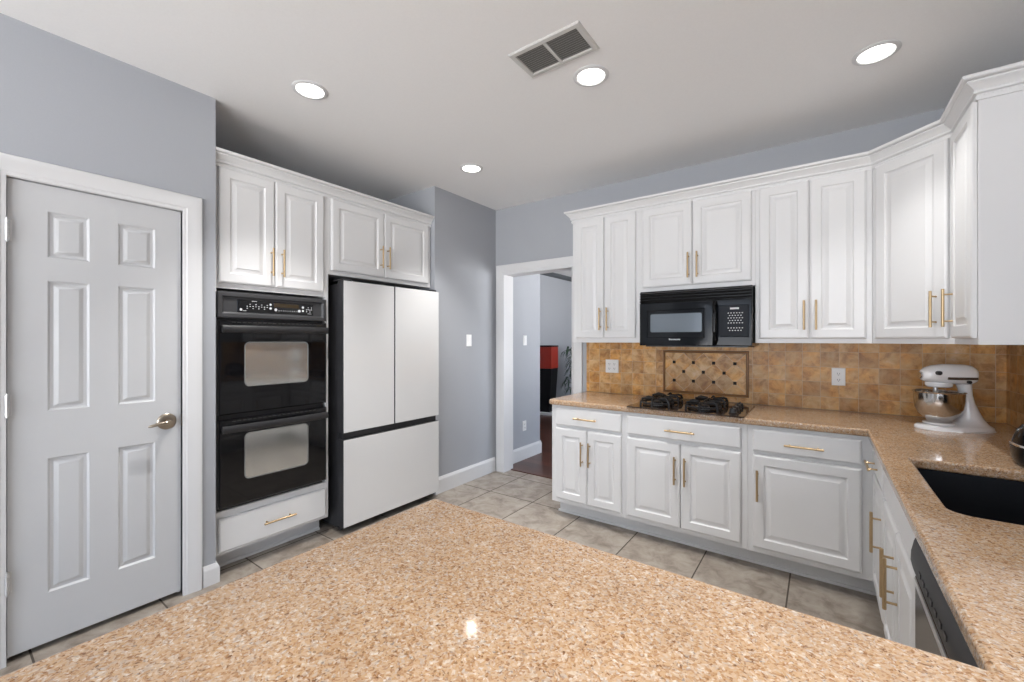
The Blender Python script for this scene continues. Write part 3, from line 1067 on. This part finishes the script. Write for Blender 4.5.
fcs = []
for i in range(5):
    for j in range(5):
        on = (j == 4) or (j == 0 and i >= 1) or (i >= 2)
        if i == 3 and j == 2:
            on = False
        if on:
            fcs.append(bm.faces.new((cv(i, j), cv(i + 1, j), cv(i + 1, j + 1), cv(i, j + 1))))
ext = bmesh.ops.extrude_face_region(bm, geom=fcs)
bmesh.ops.translate(bm, vec=(0, 0, CZ0 - CZ1), verts=[g_ for g_ in ext['geom'] if isinstance(g_, bmesh.types.BMVert)])
bmesh.ops.recalc_face_normals(bm, faces=bm.faces)


def vert_edges(pts):
    out = []
    for e in bm.edges:
        a, b = e.verts
        if abs(a.co.x - b.co.x) < 1e-6 and abs(a.co.y - b.co.y) < 1e-6 and abs(a.co.z - b.co.z) > 0.01:
            if any(abs(a.co.x - px) < 1e-4 and abs(a.co.y - py) < 1e-4 for px, py in pts):
                out.append(e)
    return out


bmesh.ops.bevel(bm, geom=vert_edges([(SX0, SY0), (SX1, SY0)]), offset=0.05, segments=6, profile=0.5, affect='EDGES')
bmesh.ops.bevel(bm, geom=vert_edges([(SX0, SY1), (SX1, SY1)]), offset=0.008, segments=3, profile=0.5, affect='EDGES')
bmesh.ops.bevel(bm, geom=vert_edges([(xs[0], ys[4])]), offset=0.03, segments=5, profile=0.5, affect='EDGES')
bmesh.ops.bevel(bm, geom=vert_edges([(xs[1], ys[1]), (xs[1], ys[0])]), offset=0.012, segments=4, profile=0.5, affect='EDGES')
bmesh.ops.dissolve_limit(bm, angle_limit=0.001, verts=bm.verts, edges=bm.edges)
rim = []
for e in bm.edges:
    a, b = e.verts
    if abs(a.co.z - b.co.z) < 1e-5 and len(e.link_faces) == 2:
        nz = [abs(f_.normal.z) for f_ in e.link_faces]
        if min(nz) < 0.5 < max(nz):
            mx_, my_ = (a.co.x + b.co.x) / 2, (a.co.y + b.co.y) / 2
            if mx_ > XR - 0.01 or my_ > YB - 0.01:
                continue
            rim.append(e)
bmesh.ops.bevel(bm, geom=rim, offset=0.011, segments=4, profile=0.5, affect='EDGES')
ct = mb.build('countertop', 'granite', origin=(0.19, 0.887, CZ1), ang=30)
tag(ct, 'speckled tan granite countertop running along two walls and out into a peninsula', 'countertop')

# undermount sink
sk = thing('sink', 'black undermount sink set in the granite counter', 'sink', (0.495, 1.96, 0.62))


def sq(h, y, k, cr):
    x0_, x1_, y0_, y1_ = SX0 - 0.495 + k, SX1 - 0.495 - k, SY0 - 1.96 + k, SY1 - 1.96 - k
    out = []
    for cx, cy, a in ((x1_ - cr, y0_ + cr, -90), (x1_ - cr, y1_ - cr, 0), (x0_ + cr, y1_ - cr, 90), (x0_ + cr, y0_ + cr, 180)):
        for s_ in range(6):
            an = math.radians(a + 18 * s_)
            out.append((cx + cr * math.cos(an), cy + cr * math.sin(an), h))
    return out


b_ = MB()
b_.rings([sq(0.2515, 0, -0.02, 0.05), sq(0.2540, 0, -0.02, 0.05), sq(0.2540, 0, -0.003, 0.04), sq(0.02, 0, 0.008, 0.05), sq(0.012, 0, 0.03, 0.05), sq(0.010, 0, 0.10, 0.05)], False, True)
b_.rings([sq(0.2515, 0, -0.02, 0.05), sq(0.2515, 0, -0.010, 0.05), sq(0.006, 0, -0.004, 0.05), sq(0.002, 0, 0.03, 0.05)], False, True)
b_.build('basin', 'sink', sk)
MB().lathe([(0.045, 0.0105), (0.043, 0.0135), (0.030, 0.0135), (0.025, 0.011), (0.012, 0.0112), (0.010, 0.0155)], (0, 0, 0), 'z', 24).build('drain', 'chrome', sk)

# dishwasher
dy = 1.5985
dw = thing('dishwasher', 'dark dishwasher with curved control panel beside the sink base', 'dishwasher', (XRF, dy, 0), -PI / 2)
DW = dy - 0.990
MB().box(0.004, DW - 0.004, 0.012, 0.57, 0.10, 0.868).build('tub', 'blackm', dw, smooth=False)
p_ = MB()
prof = [(0.010, 0.866), (-0.006, 0.866), (-0.016, 0.855), (-0.026, 0.83), (-0.032, 0.80), (-0.033, 0.775), (-0.028, 0.752), (-0.012, 0.744), (0.010, 0.744)]
p_.prism(prof, 'x', 0.003, DW - 0.003)
pn = p_.build('control_panel', 'dwasher', dw)
for k in range(7):
    x = 0.13 + k * 0.045
    MB().box(x, x + 0.022, -0.0345, -0.030, 0.786, 0.798, 0.001, 1).build('button', 'blackm', pn)
dd = MB().relief(0.003, DW - 0.003, 0.118, 0.738, [(0, 0.010), (0, -0.020), (0.004, -0.024), (0.008, -0.024)]).build('dishwasher_door', 'dwdoor', dw, ang=20)
MB().box(0.012, DW - 0.012, -0.0275, -0.0238, 0.716, 0.733, 0.001, 1).build('door_trim', 'hinge', dd)
MB().box(0.01, DW - 0.01, 0.05, 0.065, 0.001, 0.10).build('kick_plate', 'blackm', dw, smooth=False)

# ------------------------------------------------------------------ gas cooktop
ck = thing('gas_cooktop', 'black gas cooktop with two cast iron grates on the granite counter', 'cooktop', (-0.738, 3.14, CZ1 + 0.0004))
CX, CY = 0.364, 0.275


def crr(k, z, r=0.02):
    out = []
    for cx, cy, a in ((CX - r, -CY + r, -90), (CX - r, CY - r, 0), (-CX + r, CY - r, 90), (-CX + r, -CY + r, 180)):
        for s_ in range(5):
            an = math.radians(a + 22.5 * s_)
            out.append((cx + (r - k) * math.cos(an), cy + (r - k) * math.sin(an), z))
    return out


MB().rings([crr(0, 0), crr(0, 0.004), crr(0.003, 0.007)]).build('glass_top', 'cookglass', ck)
for gx in (-0.198, 0.106):
    for gy in (-0.115, 0.125):
        bw = MB()
        bw.lathe([(0.098, 0.0072), (0.098, 0.012), (0.090, 0.016), (0.060, 0.012), (0.045, 0.014)], (gx, gy, 0), 'z', 28)
        bo = bw.build('burner', 'black', ck)
        MB().lathe([(0.040, 0.013), (0.040, 0.024), (0.030, 0.026)], (gx, gy, 0), 'z', 24).build('burner_base', 'hinge', bo)
        MB().lathe([(0.030, 0.0262), (0.037, 0.028), (0.037, 0.034), (0.030, 0.037), (0.010, 0.0375)], (gx, gy, 0), 'z', 24).build('burner_cap', 'iron', bo)
    gr = MB()
    for gy in (-0.115, 0.125):
        # ring of each grate with feet and tall fingers towards the flame
        ringp = [(gx + 0.104 * math.cos(a), gy + 0.104 * math.sin(a), 0.030) for a in [2 * PI * k / 28 for k in range(29)]]
        gr.tube(ringp, 0.0062, 8)
        for k in range(6):
            a = PI / 6 + k * PI / 3
            c_, s_ = math.cos(a), math.sin(a)
            gr.tube([(gx + 0.112 * c_, gy + 0.112 * s_, 0.0074), (gx + 0.110 * c_, gy + 0.110 * s_, 0.035), (gx + 0.102 * c_, gy + 0.102 * s_, 0.052),
                     (gx + 0.085 * c_, gy + 0.085 * s_, 0.058), (gx + 0.030 * c_, gy + 0.030 * s_, 0.055)], [0.0075, 0.0075, 0.009, 0.008, 0.006], 8)
    gr.tube([(gx - 0.05, -0.02, 0.031), (gx - 0.05, 0.03, 0.031)], 0.006, 8)
    gr.tube([(gx + 0.05, -0.02, 0.031), (gx + 0.05, 0.03, 0.031)], 0.006, 8)
    gr.build('grate', 'iron', ck)
for k in range(4):
    yk = -0.165 + k * 0.095
    kb = MB()
    kb.lathe([(0.024, 0.0072), (0.025, 0.012), (0.021, 0.016), (0.019, 0.034), (0.016, 0.037)], (0.290, yk, 0), 'z', 20)
    kb.box(0.286, 0.294, yk - 0.018, yk + 0.018, 0.036, 0.044, 0.002, 1)
    kb.build('knob', 'blackm', ck)

# ------------------------------------------------------------------ over-the-range microwave
mx0, mz0 = -1.1215, 1.337
MWW, MWH = 0.7605, 0.402
mw = thing('microwave', 'black over-the-range microwave above the cooktop', 'microwave', (mx0, YU, mz0))
ft = -0.090
MB().box(0.0235, MWW - 0.002, ft + 0.032, 0.318, 0.004, MWH, 0.003, 1).build('microwave_body', 'black', mw)
MB().box(0.05, MWW - 0.03, ft + 0.06, 0.29, -0.006, 0.004).build('hood_bottom', 'blackm', mw, smooth=False)
gv = MB()
gv.box(0.0215, MWW, ft + 0.02, ft + 0.032, 0.318, MWH, 0.002, 1)
for k in range(4):
    z = 0.322 + k * 0.0195
    gv.prism([(ft + 0.02, z), (ft + 0.004, z + 0.002), (ft + 0.001, z + 0.006), (ft + 0.020, z + 0.015)], 'x', 0.0215, MWW)
gv.build('vent_grille', 'black', mw)
dr = MB()
dr.relief(0.0215, 0.528, 0.003, 0.316, [(0, ft + 0.031), (0, ft + 0.006), (0.004, ft + 0.001), (0.010, ft), (0.055, ft), (0.060, ft + 0.004), (0.064, ft + 0.0045)])
dro = dr.build('microwave_door', 'mwglass', mw, ang=20)


def rr2(k, y, x0_, x1_, z0_, z1_, cr):
    out = []
    for cx, cz, a in ((x1_ - cr, z0_ + cr, -90), (x1_ - cr, z1_ - cr, 0), (x0_ + cr, z1_ - cr, 90), (x0_ + cr, z0_ + cr, 180)):
        for s_ in range(5):
            an = math.radians(a + 22.5 * s_)
            out.append((cx + (cr - k) * math.cos(an), y, cz + (cr - k) * math.sin(an)))
    return out


MB().rings([rr2(0, ft + 0.0044, 0.102, 0.455, 0.100, 0.232, 0.012), rr2(0, ft + 0.0036, 0.102, 0.455, 0.100, 0.232, 0.012)]).build('door_window', 'mwwin', dro)
MB().tube([(0.542, ft + 0.002, 0.02), (0.543, ft - 0.026, 0.045), (0.543, ft - 0.038, 0.10), (0.543, ft - 0.040, 0.16), (0.543, ft - 0.038, 0.22), (0.543, ft - 0.026, 0.275), (0.542, ft + 0.002, 0.30)],
          [0.013, 0.0135, 0.014, 0.014, 0.014, 0.0135, 0.013], 12).build('handle', 'black', dro)
# small pale wordmark strip under the window
lg = MB()
for k in range(9):
    x = 0.236 + k * 0.0088
    lg.box(x, x + 0.0062, ft - 0.0008, ft + 0.0001, 0.043, 0.0515 if k else 0.055)
lg.build('wordmark', 'mark', dro, smooth=False)
cpn = MB().relief(0.532, MWW, 0.003, 0.316, [(0, ft + 0.031), (0, ft + 0.006), (0.004, ft + 0.001), (0.008, ft)]).build('control_panel', 'mwglass', mw, ang=20)
MB().relief(0.560, 0.742, 0.062, 0.276, [(0, ft + 0.0005), (0, ft - 0.003), (0.006, ft - 0.006), (0.012, ft - 0.0065)]).build('keypad', 'keypad', cpn, ang=20)
MB().box(0.632, 0.685, ft - 0.0073, ft - 0.0063, 0.246, 0.258).build('display', 'mark', cpn, smooth=False)
for i in range(8):
    for k in range(6):
        if i == 5:
            continue
        x = 0.622 + k * 0.0166 + (0.0083 if i % 2 else 0)
        if i % 2 and k == 5:
            continue
        z = 0.222 - i * 0.0165
        MB().box(x - 0.0038, x + 0.0038, ft - 0.0073, ft - 0.0063, z - 0.003, z + 0.003).build('key', 'mark', cpn, smooth=False)

# ------------------------------------------------------------------ stand mixer (local x from the bowl to the back)
mxr = thing('stand_mixer', 'white stand mixer with a stainless bowl in the counter corner', 'mixer', (0.560, 3.150, CZ1 + 0.0004), math.radians(22))


def ell(cx, rx, ry, z, n=32, e=2.0, tail=0.0):
    out = []
    for i in range(n):
        a = 2 * PI * i / n
        c_, s_ = math.cos(a), math.sin(a)
        x = rx * math.copysign(abs(c_) ** (2 / e), c_)
        y = ry * math.copysign(abs(s_) ** (2 / e), s_) * (1 - tail * (c_ * 0.5 + 0.5))
        out.append((cx + x, y, z))
    return out


bs = MB()
bs.rings([ell(0, 0.166, 0.094, 0.0), ell(0, 0.168, 0.096, 0.004, tail=0.3), ell(0, 0.166, 0.094, 0.016, tail=0.3), ell(0.0, 0.156, 0.085, 0.023, tail=0.3),
          ell(0.040, 0.108, 0.060, 0.028, tail=0.2), ell(0.068, 0.066, 0.044, 0.042), ell(0.070, 0.048, 0.038, 0.066), ell(0.064, 0.037, 0.034, 0.10),
          ell(0.056, 0.028, 0.030, 0.14), ell(0.050, 0.024, 0.028, 0.18), ell(0.045, 0.026, 0.030, 0.215), ell(0.040, 0.030, 0.034, 0.238)])
bs.build('base', 'mixer', mxr, ang=50)
MB().lathe([(0.062, 0.026), (0.064, 0.030), (0.062, 0.036), (0.05, 0.038)], (-0.066, 0, 0), 'z', 28).build('bowl_plate', 'mixer', mxr)


def hsec(x, ry, z0, z1, n=28):
    """rounded head section at x"""
    zc, rz = (z0 + z1) / 2, (z1 - z0) / 2
    out = []
    for i in range(n):
        a = 2 * PI * i / n
        c_, s_ = math.cos(a), math.sin(a)
        e = 2.5
        out.append((x, ry * math.copysign(abs(c_) ** (2 / e), c_), zc + rz * math.copysign(abs(s_) ** (2 / e), s_)))
    return out


hd = MB()
hd.rings([hsec(-0.140, 0.020, 0.262, 0.298), hsec(-0.136, 0.032, 0.253, 0.308), hsec(-0.122, 0.043, 0.246, 0.321), hsec(-0.095, 0.052, 0.241, 0.333), hsec(-0.055, 0.057, 0.238, 0.340),
          hsec(-0.02, 0.059, 0.236, 0.341), hsec(0.03, 0.058, 0.235, 0.340), hsec(0.058, 0.055, 0.236, 0.335), hsec(0.073, 0.049, 0.242, 0.326), hsec(0.081, 0.035, 0.253, 0.312)])
hd.build('motor_head', 'mixer', mxr, ang=60)
bd = MB()
for sg in (-1, 1):
    rr = []
    for x, y in ((-0.060, 0.0575), (-0.04, 0.0592), (-0.02, 0.0602), (0.03, 0.0594), (0.058, 0.0562), (0.070, 0.0505)):
        rr.append([(x, sg * (y - 0.006), 0.262), (x, sg * y, 0.262), (x, sg * y, 0.275), (x, sg * (y - 0.006), 0.275)])
    bd.rings(rr)
bd.build('trim_band', 'band', mxr)
MB().lathe([(0.016, -0.139), (0.019, -0.144), (0.019, -0.150), (0.014, -0.153)], (0, 0, 0.281), 'x', 20).build('hub_cap', 'chrome', mxr)
MB().lathe([(0.011, -0.050), (0.011, -0.066), (0.008, -0.069)], (-0.100, 0, 0.296), 'y', 16).build('speed_knob', 'blackm', mxr)
MB().lathe([(0.008, -0.055), (0.008, -0.068), (0.005, -0.07)], (0.025, 0, 0.252), 'y', 14).build('lock_knob', 'blackm', mxr)
MB().lathe([(0.052, 0.246), (0.054, 0.238), (0.052, 0.226), (0.046, 0.220)], (-0.066, 0, 0), 'z', 28).build('planetary_collar', 'mixer', mxr)
bt = MB()
bt.lathe([(0.010, 0.224), (0.010, 0.17)], (-0.080, 0, 0), 'z', 12)
bt.tube([(-0.08, 0, 0.172), (-0.12, 0, 0.14), (-0.125, 0, 0.11), (-0.105, 0, 0.075), (-0.08, 0, 0.062), (-0.055, 0, 0.075), (-0.035, 0, 0.11), (-0.04, 0, 0.14), (-0.08, 0, 0.172)], 0.005, 8)
bt.build('beater', 'hinge', mxr)
bw = MB()
bw.lathe([(0.046, 0.0385), (0.048, 0.046), (0.058, 0.056), (0.080, 0.080), (0.094, 0.110), (0.0985, 0.150), (0.0995, 0.190), (0.103, 0.193), (0.104, 0.197), (0.101, 0.199), (0.097, 0.194),
          (0.0955, 0.150), (0.0905, 0.112), (0.076, 0.084), (0.048, 0.060)], (-0.066, 0, 0), 'z', 44)
bo = bw.build('bowl', 'steel', mxr)

# ------------------------------------------------------------------ black clamshell appliance on the sink side
wf = thing('waffle_maker', 'black rounded clamshell appliance with chrome rim on the counter past the sink', 'appliance', (0.700, 2.405, CZ1 + 0.0004))


def rell(k, z, rx=0.118, ry=0.108):
    return ell(0, rx - k, ry - k, z, 36, 2.8)


MB().rings([rell(0.022, 0.0), rell(0.012, 0.004), rell(0.004, 0.018), rell(0.0, 0.04), rell(0.0, 0.066), rell(0.004, 0.07)]).build('lower_shell', 'mwglass', wf)
MB().rings([rell(0.002, 0.0702), rell(-0.002, 0.073), rell(-0.002, 0.079), rell(0.002, 0.0815)]).build('rim', 'chrome', wf)
MB().rings([rell(0.004, 0.0818), rell(0.008, 0.10), rell(0.016, 0.125), rell(0.030, 0.148), rell(0.055, 0.163), rell(0.085, 0.169)]).build('lid', 'mwglass', wf)

# ------------------------------------------------------------------ switches and outlets
def plate(name, label, cat, loc, rz, gangs, kind, group=None):
    t = thing(name, label, cat, loc, rz, group)
    w_ = 0.073 + 0.046 * (gangs - 1)
    MB().relief(-w_ / 2, w_ / 2, -0.058, 0.058, [(0, -0.0005), (0, -0.003), (0.003, -0.006), (0.005, -0.0065)]).build('cover_plate', 'white', t, ang=20)
    for gI in range(gangs):
        x = -0.023 * (gangs - 1) + 0.046 * gI
        if kind[gI] == 's':
            MB().relief(x - 0.017, x + 0.017, -0.033, 0.033, [(0, -0.006), (0, -0.008), (0.002, -0.010), (0.016, -0.0085)]).build('rocker', 'white', t, ang=20)
        else:
            for zz in (-0.02, 0.02):
                r_ = MB()
                r_.rings([[(x + a_ * 0.0165, yy, zz + b__ * 0.014) for a_, b__ in [(math.cos(q_), max(-0.92, min(0.92, math.sin(q_) * 1.15))) for q_ in [2 * PI * k / 20 for k in range(20)]]] for yy in (-0.006, -0.0085)])
                ro = r_.build('receptacle', 'white', t)
                MB().box(x - 0.0075, x - 0.0050, -0.0090, -0.0084, zz - 0.004, zz + 0.006).box(x + 0.0050, x + 0.0075, -0.0090, -0.0084, zz - 0.004, zz + 0.006).lathe(
                    [(0.0026, -0.0090), (0.0026, -0.0084)], (x, 0, zz - 0.0085), 'y', 10).build('slots', 'slot', ro, smooth=False)
    return t


plate('wall_outlet', 'two-gang white outlet plate on the backsplash near the doorway', 'outlet', (-1.486, YB - 0.009, 1.151), 0, 2, 'oo')
plate('wall_outlet', 'white duplex outlet on the backsplash beside the stand mixer', 'outlet', (0.092, YB - 0.009, 1.138), 0, 1, 'o')
plate('light_switch', 'white rocker switch on the blue-grey wall beside the refrigerator', 'light switch', (XL, 3.128, 1.376), PI / 2, 1, 's')
plate('light_switch', 'white switch on the passage wall beyond the doorway', 'light switch', (XL, 4.10, 1.377), PI / 2, 1, 's')
plate('wall_outlet', 'white outlet low on the passage wall beyond the doorway', 'outlet', (XL, 4.09, 0.385), PI / 2, 1, 'o')

# ------------------------------------------------------------------ ceiling: vent and recessed lights
vt = thing('ceiling_vent', 'white louvred air vent in the ceiling', 'vent', (-1.034, 1.757, ZC - 0.0004))
vf = MB()
VX, VY = 0.190, 0.108
prf = [(0, 0), (0, -0.003), (0.006, -0.008), (0.026, -0.009), (0.029, -0.004), (0.029, 0)]
rr = []
for sx_, sy_ in ((-1, -1), (1, -1), (1, 1), (-1, 1), (-1, -1)):
    rr.append([(sx_ * (VX - a), sy_ * (VY - a), z) for a, z in prf])
vf.rings(rr, False, False)
bmesh.ops.remove_doubles(vf.bm, verts=vf.bm.verts, dist=1e-5)
vf.box(-0.008, 0.008, -VY + 0.028, VY - 0.028, -0.009, -0.002)
vf.build('vent_frame', 'vent', vt)
MB().box(-VX + 0.02, VX - 0.02, -VY + 0.02, VY - 0.02, -0.0012, -0.0002).build('duct_shade', 'ventd', vt, smooth=False)  # flat dark sheet standing in for the shade behind the louvres
lo = MB()
for s0, s1 in ((-VX + 0.029, -0.008), (0.008, VX - 0.029)):
    for k in range(11):
        y = -VY + 0.034 + k * 0.0138
        lo.rings([[(s0, y + 0.0075, -0.0016), (s0, y + 0.0085, -0.0016), (s0, y + 0.0010, -0.0080), (s0, y, -0.0080)],
                  [(s1, y + 0.0075, -0.0016), (s1, y + 0.0085, -0.0016), (s1, y + 0.0010, -0.0080), (s1, y, -0.0080)]])
lo.build('louvres', 'ventl', vt, smooth=False)

for k, (x, y, lb) in enumerate([(-2.275, 1.243, 'lit recessed ceiling light in front of the oven cabinet'),
                                (-0.971, 2.037, 'lit recessed ceiling light next to the air vent'),
                                (0.212, 2.676, 'lit recessed ceiling light near the corner cabinet'),
                                (-2.265, 2.567, 'lit recessed ceiling light near the hall wall and doorway'),
                                (0.15, 0.35, 'unseen recessed ceiling light added over the sink side'),  # from here on: unseen lamps added to brighten the room
                                (-1.0, -1.2, 'unseen recessed ceiling light added above the peninsula seating'),
                                (-1.0, -3.2, 'unseen recessed ceiling light added by the patio doors'),
                                ]):
    t = thing('recessed_light', lb, 'ceiling light', (x, y, ZC - 0.0004), 0, 'recessed ceiling lights')
    MB().lathe([(0.092, 0), (0.092, -0.002), (0.088, -0.005), (0.074, -0.007), (0.070, -0.003)], (0, 0, 0), 'z', 40, True, False).build('trim_ring', 'trim', t)
    MB().lathe([(0.0698, -0.0022), (0.0698, -0.0032), (0.060, -0.0038), (0.034, -0.0040)], (0, 0, 0), 'z', 40, True, False).build('diffuser', 'lens', t)
    MB().lathe([(0.034, -0.0040), (0.030, -0.0052), (0.015, -0.0058)], (0, 0, 0), 'z', 32, False, True).build('bulb', 'lamp', t)
    sl = bpy.data.lights.new('recessed_beam', 'SPOT')
    sl.energy = SPOT * (0.34 if k == 2 else 1.0)     # the lamp by the corner cabinet burns dimmer
    sl.color = (1.0, 0.985, 0.965)
    sl.spot_size = math.radians(84)
    sl.spot_blend = 1.0
    sl.shadow_soft_size = 0.03
    so = bpy.data.objects.new('recessed_beam', sl)
    so.location = (0, 0, -0.062)
    COL.objects.link(so)
    so.parent = t

# ------------------------------------------------------------------ what shows through the doorway
pd = thing('display_pedestal', 'tall tapered black pedestal in the far room', 'pedestal', (-4.22, 6.88, 0), math.radians(8))
MB().box(-0.24, 0.24, -0.20, 0.20, 0.0005, 0.045, 0.004, 2).build('plinth', 'trim', pd)
pp = MB()
pp.rings([[(sx_ * a, sy_ * b__, z) for sx_, sy_ in ((-1, -1), (1, -1), (1, 1), (-1, 1))] for a, b__, z in ((0.145, 0.13, 0.0455), (0.19, 0.165, 0.84), (0.19, 0.165, 0.855))])
pp.build('column', 'pedestal', pd, smooth=False)
rb = thing('storage_box', 'red lacquered box on the black pedestal', 'box', (-4.22, 6.88, 0.8555), math.radians(8))
MB().box(-0.195, 0.195, -0.17, 0.17, 0, 0.40, 0.006, 2).build('box_body', 'red', rb)
MB().box(-0.2, 0.2, -0.175, 0.175, 0.4005, 0.425, 0.004, 2).build('lid', 'pedestal', rb)
MB().box(-0.206, -0.1955, -0.165, 0.165, 0.01, 0.395).build('side_panel', 'pedestal', rb, smooth=False)

pl = thing('potted_palm', 'green potted palm in the far room', 'plant', (-3.89, 7.74, 0))
MB().lathe([(0.11, 0.0005), (0.13, 0.02), (0.17, 0.28), (0.18, 0.30), (0.165, 0.30), (0.155, 0.26)], (0, 0, 0), 'z', 28).build('pot', 'pot', pl)
MB().lathe([(0.156, 0.255), (0.156, 0.262), (0.05, 0.268)], (0, 0, 0), 'z', 24).build('soil', 'soil', pl)
st = MB()
fo = MB()
rnd = random.Random(5)
for k in range(24):
    a = k * 2.4 + rnd.uniform(-0.2, 0.2)
    hgt = 0.40 + 0.80 * ((k * 7) % 24) / 24
    reach = rnd.uniform(0.12, 0.29)
    c_, s_ = math.cos(a), math.sin(a)
    tip = Vector((c_ * reach, s_ * reach, hgt))
    st.tube([(c_ * 0.04, s_ * 0.04, 0.26), (c_ * reach * 0.4, s_ * reach * 0.4, 0.26 + (hgt - 0.26) * 0.6), tip], [0.008, 0.006, 0.004], 6)
    for q_ in range(9):
        fa = a + (q_ - 4) * 0.42 + rnd.uniform(-.1, .1)
        ln = rnd.uniform(0.18, 0.26)
        d_ = Vector((math.cos(fa), math.sin(fa), 0))
        sd = Vector((-d_.y, d_.x, 0))
        up = rnd.uniform(-0.05, 0.10)
        pts = [tip, tip + d_ * ln * 0.35 + Vector((0, 0, up)), tip + d_ * ln * 0.7 + Vector((0, 0, up * 0.2 - 0.03)), tip + d_ * ln * 0.92 + Vector((0, 0, -0.14))]
        ws = [0.004, 0.017, 0.014, 0.001]
        fo.rings([[p_ - sd * w2, p_ + Vector((0, 0, 0.004)), p_ + sd * w2, p_ - Vector((0, 0, 0.001))] for p_, w2 in zip(pts, ws)])
st.build('stems', 'leaf', pl)
fo.build('foliage', 'leaf', pl)
